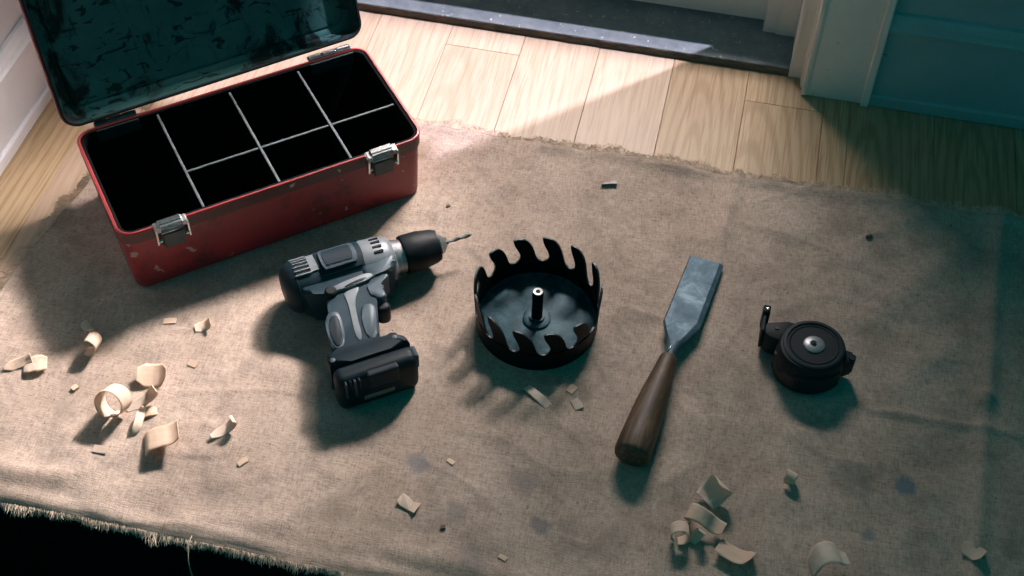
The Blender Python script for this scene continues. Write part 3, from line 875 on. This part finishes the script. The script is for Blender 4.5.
# trigger with finger hollow, guard knob below
tg = dprism('trigger', [(0.078, -0.038), (0.112, -0.034), (0.1095, -0.044), (0.1010, -0.050), (0.0990, -0.058), (0.1020, -0.070), (0.0900, -0.076), (0.078, -0.070), (0.072, -0.055)], 0.020, 0.0500, 'drill_mid', 0.004, sm=2)
dprism('trigger_face', [(0.0900, -0.040), (0.1150, -0.0355), (0.1150, -0.044), (0.1065, -0.047), (0.1010, -0.053), (0.1005, -0.060), (0.1040, -0.070), (0.0940, -0.074), (0.0860, -0.066), (0.0850, -0.050)], 0.0235, 0.0560, 'drill_mid', 0.003, parent=tg)
dprism('trigger_guard', [(0.088, -0.071), (0.101, -0.070), (0.1045, -0.078), (0.099, -0.086), (0.086, -0.083)], 0.020, 0.0475, 'drill_black', 0.004)
# battery foot and battery pack
BT = 0.0565
ft = dprism('battery_foot', [(0.010, -0.124), (0.078, -0.124), (0.090, -0.127), (0.100, -0.132), (0.1035, -0.140), (0.1035, -0.148), (0.008, -0.148), (0.007, -0.134)], 0.003, BT, 'drill_dark', 0.006, sm=1)
for fx, fy in ((0.013, -0.139), (0.089, -0.134)):
    bm = bmesh.new(); lathe(bm, [(0.0030, BT - 0.003), (0.0030, BT + 0.0004), (0.0018, BT + 0.0006)], 14, 'Z', (fx, fy, 0)); link('screw', bm, 'drill_mid', ft, True, 40)
bm = bmesh.new()
bat = lambda ins, z: [(x, y, z) for x, y in rrect(0.0985 - 2 * ins, 0.0275 - 2 * ins, max(0.003, 0.0105 - ins), 7, 0.0560, -0.1610)]
loft(bm, [bat(0.0095, 0.0004), bat(0.0060, 0.0010), bat(0.0025, 0.0035), bat(0.0006, 0.0080), bat(0.0, 0.0130), bat(0.0, 0.0440), bat(0.0008, 0.0490), bat(0.0030, 0.0530), bat(0.0062, 0.0555), bat(0.0095, 0.0562)], True, True, True)
bp = link('battery_pack', bm, 'battery_shell', dr, True, 50)
for i in range(4):
    bm = bmesh.new(); box(bm, 0.0155 + i * 0.0052, 0.0180 + i * 0.0052, -0.1762, -0.160, 0.026, 0.0535, 0.0010, 1); link('latch_rib', bm, 'drill_mid' if i % 2 == 0 else 'battery_shell', bp)
bm = bmesh.new(); box(bm, 0.042, 0.080, -0.1758, -0.157, 0.031, 0.0556, 0.0025, 2); link('side_panel', bm, 'drill_dark', bp)
bm = bmesh.new(); box(bm, 0.0925, 0.1072, -0.168, -0.1500, 0.030, 0.0530, 0.003, 2); link('release_button', bm, 'drill_slate', bp)
bm = bmesh.new(); box(bm, 0.036, 0.073, -0.1752, -0.173, 0.0130, 0.0205, 0.0004, 1); link('label_sticker', bm, 'sticker_olive', bp)

# ------------------------------------------------------------------ hole saw
SX, SY = at(536.5, 324).x, at(536.5, 324).y
hs = thing('hole_saw', 'black steel hole saw cup with hooked teeth pointing up and a centre spindle', 'hole saw', (SX, SY, 0.0042))
SR, SHT = 0.0735, 0.064
NT_ = 13
def dir_at(mid):
    return 1 if math.sin(mid) > -0.12 else -1
th = 0.0022
flare = lambda h: 0.045 * h
# the wall: plain cylinder below the gullets, then one solid per tooth triangulated from its outline
bm = bmesh.new()
seg = 96
H0 = 0.0300
loft(bm, [[((r_) * math.cos(2 * PI * i / seg), (r_) * math.sin(2 * PI * i / seg), z) for i in range(seg)] for r_, z in ((SR - th, 0.0), (SR, 0.0), (SR + flare(H0), H0), (SR - th + flare(H0), H0), (SR - th, 0.0))], True)
wall = link('wall', bm, 'saw_black', hs, True, 40)
from mathutils.geometry import tessellate_polygon
for t in range(NT_):
    a0 = 2 * PI * t / NT_ + 0.21
    da = 2 * PI / NT_
    fwd = dir_at(a0 + da / 2) > 0
    o_ = [(-0.24, 0.0685), (-0.16, 0.0700), (-0.04, 0.0700), (0.10, 0.0688), (0.23, 0.0655), (0.35, 0.0600), (0.44, 0.0530), (0.50, 0.0460), (0.54, 0.0400), (0.58, 0.0352), (0.65, 0.0316), (0.75, 0.0302), (0.85, 0.0303), (0.85, 0.0292), (-0.15, 0.0292), (-0.15, 0.0303), (-0.07, 0.0318), (-0.01, 0.0350), (0.01, 0.0395), (-0.01, 0.0440), (-0.06, 0.0490), (-0.13, 0.0545), (-0.20, 0.0610)]
    # densify long edges for curvature
    dense = []
    for q in range(len(o_)):
        p0, p1 = o_[q], o_[(q + 1) % len(o_)]
        m_ = max(1, int(abs(p1[0] - p0[0]) / 0.09))
        for e_ in range(m_):
            dense.append((p0[0] + (p1[0] - p0[0]) * e_ / m_, p0[1] + (p1[1] - p0[1]) * e_ / m_))
    tri = tessellate_polygon([[Vector((p[0] * 0.035, p[1], 0)) for p in dense]])
    bm = bmesh.new()
    ro, ri = [], []
    for f_, h in dense:
        a = a0 + da * (1 - f_ - 0.15) if fwd else a0 + da * (f_ + 0.15)
        R1 = SR + flare(h)
        ro.append(bm.verts.new((R1 * math.cos(a), R1 * math.sin(a), h)))
        ri.append(bm.verts.new(((R1 - th) * math.cos(a), (R1 - th) * math.sin(a), h)))
    for tt in tri:
        try:
            bm.faces.new([ro[i] for i in tt]); bm.faces.new([ri[i] for i in reversed(tt)])
        except ValueError:
            pass
    for f_ in bm.faces:
        f_.material_index = 0
    for q in range(len(dense)):
        n_ = (q + 1) % len(dense)
        f_ = bm.faces.new((ro[q], ro[n_], ri[n_], ri[q])); f_.material_index = 1
    link('tooth', bm, ['saw_black', 'saw_cut_edge'], hs)
bm = bmesh.new()
lathe(bm, [(SR - 0.001, 0.001), (SR - 0.001, 0.0045), (SR - 0.003, 0.006), (0.002, 0.0062)], 64)
link('base_plate', bm, 'saw_blue_black', hs, True, 40)
bm = bmesh.new()
lathe(bm, [(SR - 0.0035, 0.006), (SR - 0.0018, 0.0062), (SR - 0.0018, 0.0095), (SR - 0.0032, 0.0095), (SR - 0.0040, 0.006)], 72, cap0=False, cap1=False)
link('weld_ring', bm, 'saw_blue_black', hs, True, 40)
bm = bmesh.new(); lathe(bm, [(0.0170, 0.0055), (0.0170, 0.0085), (0.0155, 0.0095), (0.0100, 0.0097), (0.0095, 0.0125), (0.005, 0.0128)], 40); link('spindle_washer', bm, 'saw_blue_black', hs, True, 40)
bm = bmesh.new(); lathe(bm, [(0.0068, 0.010), (0.0068, 0.0555), (0.0058, 0.0570)], 24, cap1=False); link('spindle', bm, 'saw_black', hs, True, 40)
bm = bmesh.new(); lathe(bm, [(0.0060, 0.0565), (0.0056, 0.0576), (0.0030, 0.0574), (0.0028, 0.0545)], 24, cap0=False); sp_ = link('spindle_tip', bm, 'hub_metal', hs, True, 40)
bm = bmesh.new(); lathe(bm, [(0.0029, 0.0560), (0.0029, 0.0566)], 16); link('spindle_bore', bm, 'saw_black', sp_)

# ------------------------------------------------------------------ chisel
CA = math.radians(81.92)
ch = thing('wood_chisel', 'wide steel chisel with worn turned wooden handle lying on the cloth', 'chisel', (0.1897, -0.2029, 0.0045), CA)
# handle: turned, slightly oval, flared at both ends
bm = bmesh.new()
HP = [(-0.0285, 0.004), (-0.0283, 0.0155), (-0.0265, 0.0195), (-0.022, 0.0210), (-0.005, 0.0207), (0.02, 0.0196), (0.045, 0.0182), (0.07, 0.0160), (0.092, 0.0134), (0.106, 0.0118), (0.114, 0.0112), (0.119, 0.0108), (0.1215, 0.0098), (0.1225, 0.0070)]
rings = []
for h, r_ in HP:
    cz = 0.0205 + 0.0 * h if h < 0 else 0.0205
    rings.append([(h, r_ * math.cos(2 * PI * i / 36), 0.0200 + r_ * 0.95 * math.sin(2 * PI * i / 36)) for i in range(36)])
loft(bm, rings, True, True, True)
link('handle', bm, 'walnut', ch, True, 50)
bm = bmesh.new()
rings = []
for h, a_, b_, zz in ((0.118, 0.0060, 0.0055, 0.0205), (0.128, 0.0058, 0.0050, 0.0212), (0.137, 0.0075, 0.0046, 0.0212), (0.147, 0.0110, 0.0040, 0.0208)):
    rings.append([(h, a_ * math.cos(2 * PI * i / 20), zz + b_ * math.sin(2 * PI * i / 20)) for i in range(20)])
loft(bm, rings, True, True, True)
link('tang', bm, 'blade_steel', ch, True, 50)
# blade: flat plate with bevelled long edges and a thick cutting side
TH = 0.0052
out = [(0.297, 0.0222), (0.2965, -0.0218), (0.182, -0.0222), (0.145, -0.0085), (0.131, -0.0062), (0.131, 0.0050), (0.145, 0.0090), (0.175, 0.0225)]
top = [(0.2965, 0.0205), (0.2962, -0.0165), (0.1850, -0.0165), (0.149, -0.0050), (0.133, -0.0040), (0.133, 0.0035), (0.147, 0.0072), (0.177, 0.0210)]
bm = bmesh.new()
def blz(x):
    return 0.0225 - (x - 0.131) * 0.080
vb = [bm.verts.new((x, y, blz(x) - TH)) for x, y in out]
vm = [bm.verts.new((x, y, blz(x) - 0.0026)) for x, y in out]
vt = [bm.verts.new((x, y, blz(x))) for x, y in top]
n_ = len(out)
for q in range(n_):
    m_ = (q + 1) % n_
    bm.faces.new((vb[q], vb[m_], vm[m_], vm[q])); bm.faces.new((vm[q], vm[m_], vt[m_], vt[q]))
bm.faces.new(vt); bm.faces.new(list(reversed(vb)))
bl_ = link('blade', bm, 'blade_steel', ch)
bm = bmesh.new(); tube(bm, [(0.124, 0.003, 0.0262), (0.134, 0.0015, 0.0258), (0.143, 0.0005, 0.0228)], [0.0009, 0.0012, 0.0005], 8); link('tang_ridge', bm, 'chrome', ch, True)

# ------------------------------------------------------------------ tape measure
TX, TY = 0.3690, -0.0465
tm_scale = 1.02
tm = thing('tape_measure', 'round black tape measure lying flat with a silver centre hub', 'tape measure', (TX, TY, 0.0042))
tm.scale = (tm_scale, tm_scale, 1.08)
THt = 0.043
out = []
for i in range(72):
    a = 2 * PI * i / 72
    r_ = 0.0385
    # squarish foot towards the viewer's left, mouth side
    r_ += 0.0030 * max(0, math.cos(a - math.radians(215))) ** 3
    out.append((r_ * math.cos(a), r_ * math.sin(a)))
bm = bmesh.new()
rings = []
for sc_r, z in ((0.93, 0.0), (1.0, 0.003), (1.02, 0.010), (1.015, 0.024), (0.985, 0.034), (0.96, 0.0395), (0.925, 0.0425), (0.86, THt), (0.80, THt)):
    rings.append([(x * sc_r, y * sc_r, z) for x, y in out])
loft(bm, rings, True, True, True)
link('case', bm, 'tape_black', tm, True, 40)
bm = bmesh.new(); lathe(bm, [(0.0350, THt - 0.002), (0.0352, THt + 0.0006), (0.0335, THt + 0.0016), (0.0310, THt + 0.0014), (0.0300, THt - 0.001)], 64, cap0=False, cap1=False); link('rubber_ring', bm, 'tape_rubber', tm, True, 40)
bm = bmesh.new(); lathe(bm, [(0.0285, THt - 0.001), (0.0285, THt + 0.0002), (0.0275, THt + 0.0009), (0.0262, THt + 0.0002), (0.0262, THt - 0.001)], 64, cap0=False, cap1=False); link('inner_ring', bm, 'tape_rubber', tm, True, 40)
bm = bmesh.new(); lathe(bm, [(0.0122, THt - 0.0005), (0.0122, THt + 0.0012), (0.0110, THt + 0.0022), (0.0048, THt + 0.0026), (0.0030, THt + 0.0012), (0.0028, THt + 0.0002)], 40); hub = link('hub', bm, 'hub_metal', tm, True, 40)
bm = bmesh.new(); lathe(bm, [(0.0028, THt + 0.0008), (0.0024, THt + 0.0018)], 16); link('hub_screw', bm, 'tape_black', hub, True)
# side recesses
def case_panel(nm, a0, a1, z0, z1, r0, r1, mat):
    bm = bmesh.new(); rings = []
    for i in range(11):
        a = a0 + (a1 - a0) * i / 10
        rings.append([(r0 * math.cos(a), r0 * math.sin(a), z0), (r0 * math.cos(a), r0 * math.sin(a), z1), (r1 * 0.985 * math.cos(a), r1 * 0.985 * math.sin(a), z1 - 0.001), (r1 * math.cos(a), r1 * math.sin(a), z0 + 0.001)])
    loft(bm, rings, True, True, True)
    link(nm, bm, mat, tm, True, 40)
case_panel('side_window', math.radians(196), math.radians(248), 0.009, 0.026, 0.036, 0.0425, 'tape_recess')
case_panel('side_grip', math.radians(255), math.radians(330), 0.006, 0.030, 0.036, 0.0408, 'tape_rubber')
case_panel('window_frame', math.radians(190), math.radians(197), 0.006, 0.031, 0.036, 0.0428, 'tape_rubber')
case_panel('window_frame', math.radians(247), math.radians(254), 0.006, 0.031, 0.036, 0.0424, 'tape_rubber')
# mouth with the blade hook at the far left
bm = bmesh.new(); prism(bm, [(-0.012, 0.0385), (-0.030, 0.0330), (-0.0530, 0.0310), (-0.0565, 0.0270), (-0.0560, 0.0150), (-0.0500, 0.0090), (-0.0340, 0.0060), (-0.020, 0.012)], 0.004, 0.0335, 0.003, 2)
mo = link('mouth', bm, 'tape_black', tm, True, 35)
bm = bmesh.new(); box(bm, -0.0450, -0.0400, 0.0210, 0.0255, 0.0325, 0.0345, 0.0008); link('catch', bm, 'tape_recess', mo)
bm = bmesh.new(); box(bm, -0.0600, -0.0560, 0.0140, 0.0480, 0.006, 0.0365, 0.0014); hk = link('end_hook', bm, 'tape_rubber', tm)
bm = bmesh.new(); box(bm, -0.0612, -0.0525, 0.0390, 0.0510, 0.0100, 0.0400, 0.0020); link('hook_lip', bm, 'tape_black', hk)
bm = bmesh.new(); lathe(bm, [(0.0022, 0.0395), (0.0022, 0.0408), (0.0012, 0.0412)], 14, 'Z', (-0.0558, 0.0440, 0)); link('hook_rivet', bm, 'chrome', hk, True, 40)
# belt clip lug on the right
bm = bmesh.new(); prism(bm, [(0.033, 0.012), (0.0455, 0.008), (0.0485, 0.002), (0.0470, -0.006), (0.036, -0.013)], 0.010, 0.0335, 0.002, 2); lg = link('clip_lug', bm, 'tape_black', tm, True, 35)
bm = bmesh.new(); tube(bm, [(0.0455, -0.001, 0.012), (0.0455, -0.001, 0.0355)], 0.0042, 14); link('clip_pin', bm, 'tape_rubber', lg, True, 40)

# ------------------------------------------------------------------ wood shavings and chips
def shaving(u, v, rz, L, W, prof, label, skew=0.0, taper=(0.7, 0.75), tilt=0.0, roll=0.0, cup=0.0, name='wood_shaving', group=None, thick=0.0006, cat='shaving', drop=0.0):
    """a planed strip: prof = list of (fraction of length, heading in degrees); heading 0 runs along +x, 90 straight up"""
    n_, m_ = 44, 8
    path = [(0.0, 0.0)]
    for i in range(n_):
        t = (i + 0.5) / n_
        for q in range(len(prof) - 1):
            if prof[q][0] <= t <= prof[q + 1][0]:
                k_ = (t - prof[q][0]) / max(1e-6, prof[q + 1][0] - prof[q][0])
                hd_ = math.radians(prof[q][1] + (prof[q + 1][1] - prof[q][1]) * k_)
                break
        path.append((path[-1][0] + L / n_ * math.cos(hd_), path[-1][1] + L / n_ * math.sin(hd_)))
    bm = bmesh.new()
    grid = []
    for i, (x, z) in enumerate(path):
        t = i / n_
        wf = taper[0] + (1 - taper[0]) * min(1, t / 0.25) if t < 0.5 else taper[1] + (1 - taper[1]) * min(1, (1 - t) / 0.25)
        wob = 0.06 * noise.noise(Vector((t * 5, u * 0.1, v * 0.1)))
        row = []
        for j in range(m_ + 1):
            s_ = j / m_ - 0.5
            row.append(bm.verts.new((x, s_ * W * (wf + wob) + skew * (t - 0.5) * L, z - cup * (1 - (2 * s_) ** 2) + 0.0004 * noise.noise(Vector((t * 7, s_ * 4, u))))))
        grid.append(row)
    for i in range(n_):
        for j in range(m_):
            bm.faces.new((grid[i][j], grid[i][j + 1], grid[i + 1][j + 1], grid[i + 1][j]))
    cx = (min(p[0] for p in path) + max(p[0] for p in path)) / 2
    bmesh.ops.translate(bm, vec=(-cx, 0, 0), verts=bm.verts[:])
    bmesh.ops.rotate(bm, cent=(0, 0, 0), matrix=Matrix.Rotation(tilt, 3, 'Y') @ Matrix.Rotation(roll, 3, 'X'), verts=bm.verts[:])
    zmin = min(q.co.z for q in bm.verts)
    bmesh.ops.translate(bm, vec=(0, 0, -zmin + thick * 0.6), verts=bm.verts[:])
    o = link(name, bm, 'shaving_wood', None, True)
    so_ = o.modifiers.new('thickness', 'SOLIDIFY'); so_.thickness = thick; so_.offset = 0
    zz = max(q.co.z for q in o.data.vertices)
    p = at(u, v, 0.005 + zz * 0.45)
    o.location = (p.x, p.y, cloth_z(p.x, p.y) - drop)
    o.rotation_euler = (0, 0, rz)
    tag(o, label, cat, group)
    return o
D = math.radians
G = 'wood shavings on the cloth'
shaving(91, 346, D(10), 0.040, 0.026, [(0, -20), (0.5, 80), (1, 210)], 'pale upright curl of wood shaving below the toolbox left end, beside its shadow', roll=D(-24), group=G)
shaving(86, 327, D(60), 0.026, 0.014, [(0, 10), (1, 230)], 'small tan curl resting against the pale upright curl near the toolbox shadow', roll=D(15), group=G)
shaving(17, 362, D(38), 0.034, 0.013, [(0, -10), (0.6, 12), (1, 30)], 'narrow pointed shaving leaning on a flat one at the far left edge', taper=(0.2, 0.9), roll=D(20), group=G)
shaving(35, 364, D(25), 0.028, 0.026, [(0, 25), (0.5, 5), (1, -22)], 'flat folded shaving at the far left of the cloth', roll=D(-8), group=G)
shaving(202, 324, D(30), 0.026, 0.014, [(0, -15), (0.5, 20), (1, 95)], 'small curled shaving beneath the toolbox front corner', roll=D(10), group=G)
shaving(152, 375, D(15), 0.040, 0.030, [(0, -45), (0.5, 0), (1, 62)], 'rounded petal-shaped shaving at the top of the left pile', taper=(0.55, 0.3), roll=D(16), group=G)
shaving(110, 407, D(-8), 0.105, 0.022, [(0, 0), (0.5, 185), (1, 350)], 'large open loop of shaving at the left of the pile', roll=D(-28), taper=(0.8, 0.9), group=G)
shaving(139, 397, D(52), 0.052, 0.013, [(0, 2), (0.45, 14), (0.75, 62), (1, 120)], 'twisted tan strip of shaving rising between the loop and the petal', taper=(0.25, 0.7), roll=D(20), group=G)
shaving(136, 421, D(98), 0.038, 0.010, [(0, 60), (0.35, 10), (0.7, -20), (1, 70)], 'narrow hooked tan shaving in the middle of the left pile', taper=(0.4, 0.7), roll=D(30), group=G)
shaving(148, 412, D(30), 0.022, 0.014, [(0, 40), (0.5, 0), (1, -45)], 'short bent pale shaving wedged beside the hooked one', group=G)
shaving(162, 440, D(28), 0.046, 0.034, [(0, 75), (0.25, 20), (0.65, -4), (1, 48)], 'broad curved sheet of pale shaving at the bottom of the left pile', taper=(0.9, 0.9), roll=D(-12), group=G)
shaving(222, 428, D(48), 0.046, 0.012, [(0, -25), (0.5, 20), (0.8, 80), (1, 170)], 'slim curled shaving standing alone right of the left pile', taper=(0.4, 0.8), roll=D(12), group=G)
shaving(538, 397, D(-35), 0.040, 0.011, [(0, 12), (0.5, -2), (1, -10)], 'long flat splinter of shaving below the hole saw', taper=(0.8, 0.9), group=G)
shaving(712, 489, D(60), 0.048, 0.030, [(0, -10), (0.5, 70), (1, 160)], 'cone-shaped shaving at the top of the right pile', taper=(0.9, 0.2), roll=D(18), group=G)
shaving(707, 519, D(-20), 0.066, 0.019, [(0, 150), (0.4, 10), (0.7, -50), (1, 60)], 's-curled shaving in the middle of the right pile', roll=D(14), group=G)
shaving(680, 536, D(10), 0.060, 0.016, [(0, 0), (0.5, 150), (1, 330)], 'tight rolled shaving at the left of the right pile', roll=D(-14), group=G)
shaving(695, 535, D(70), 0.028, 0.012, [(0, 20), (0.5, 60), (1, 170)], 'small curl between the tight roll and the s-curled shaving', roll=D(20), group=G)
shaving(735, 553, D(-20), 0.046, 0.026, [(0, -12), (0.5, 5), (1, 72)], 'upturned leaf-shaped shaving at the bottom of the right pile', taper=(0.9, 0.25), roll=D(-22), group=G)
shaving(789, 478, D(75), 0.040, 0.013, [(0, 0), (0.5, 130), (1, 300)], 'small standing ringlet of shaving below the tape measure', roll=D(8), group=G)
shaving(830, 564, D(20), 0.062, 0.028, [(0, 88), (0.35, 60), (0.6, -20), (0.8, -65), (1, 8)], 'arched shaving at the bottom edge below the blue stain', taper=(0.9, 0.5), roll=D(-10), group=G)
shaving(972, 551, D(-35), 0.028, 0.020, [(0, -15), (0.5, 10), (1, 60)], 'small dull petal of shaving near the bottom right crease', taper=(0.4, 0.6), group=G)

def chip(u, v, rz, l_, w_, t_, label, mat='shaving_wood', bend=0.0, pts=None, name='wood_chip', tilt=0.0):
    bm = bmesh.new()
    pts = pts or [(-0.5, -0.42), (0.42, -0.5), (0.5, 0.38), (0.1, 0.5), (-0.46, 0.44)]
    prism(bm, [(a * l_, b * w_) for a, b in pts], 0.0, t_)
    for q in bm.verts:
        q.co.z += bend * (q.co.x / l_) ** 2 * 4 + tilt * (q.co.y + w_ / 2)
    o = link(name, bm, mat)
    p = at(u, v, 0.005)
    o.location = (p.x, p.y, cloth_z(p.x, p.y) + 0.0001)
    o.rotation_euler = (0, 0, rz)
    tag(o, label, 'wood chip', 'wood chips on the cloth')
    return o
chip(170, 321, D(20), 0.016, 0.009, 0.0016, 'dull rectangular chip just left of the small curl under the toolbox')
chip(193, 364, D(-10), 0.0125, 0.008, 0.0014, 'tiny white chip between the petal-shaped shaving and the drill', tilt=0.3)
chip(75, 388, D(60), 0.008, 0.007, 0.0030, 'tiny nub of wood above the open loop shaving')
chip(101, 451, D(6), 0.017, 0.009, 0.0014, 'flat pale chip below the loop shaving at lower left', tilt=0.25)
chip(243, 462, D(55), 0.013, 0.0065, 0.0020, 'slender chip below the slim lone curl', tilt=0.2)
chip(409, 504, D(-22), 0.025, 0.015, 0.0015, 'curved white chip below the drill battery', bend=0.004, pts=[(-0.5, -0.4), (-0.25, -0.5), (0.2, -0.42), (0.5, -0.5), (0.45, 0.45), (0.1, 0.32), (-0.2, 0.45), (-0.48, 0.4)])
chip(451, 461, D(-25), 0.0100, 0.0058, 0.0014, 'tiny pale chip in the middle of the cloth right of the drill shadow')
chip(503, 557, D(-18), 0.0100, 0.0058, 0.0014, 'tiny pale chip near the bottom centre edge')
chip(572, 389, D(70), 0.013, 0.010, 0.0013, 'dim chip in the hole saw shadow')
chip(577, 405, D(-48), 0.0155, 0.0110, 0.0015, 'bright square chip just below the hole saw shadow', tilt=0.15)
chip(443, 527, D(20), 0.0055, 0.0045, 0.0030, 'small dark crumb right of the curved white chip', 'walnut')
chip(609, 185, D(24), 0.020, 0.0065, 0.0050, 'dark tapered splinter lying alone near the back hem', 'bit_steel', pts=[(-0.5, -0.08), (0.1, -0.3), (0.5, -0.5), (0.5, 0.5), (0.1, 0.22), (-0.5, 0.08)], name='dark_splinter')
chip(448, 205, D(50), 0.0055, 0.0035, 0.0020, 'small dark crumb on the cloth above the drill bit', 'walnut')
chip(869, 237, D(30), 0.009, 0.0040, 0.0025, 'thin dark crumb above the tape measure near the hem', 'walnut')
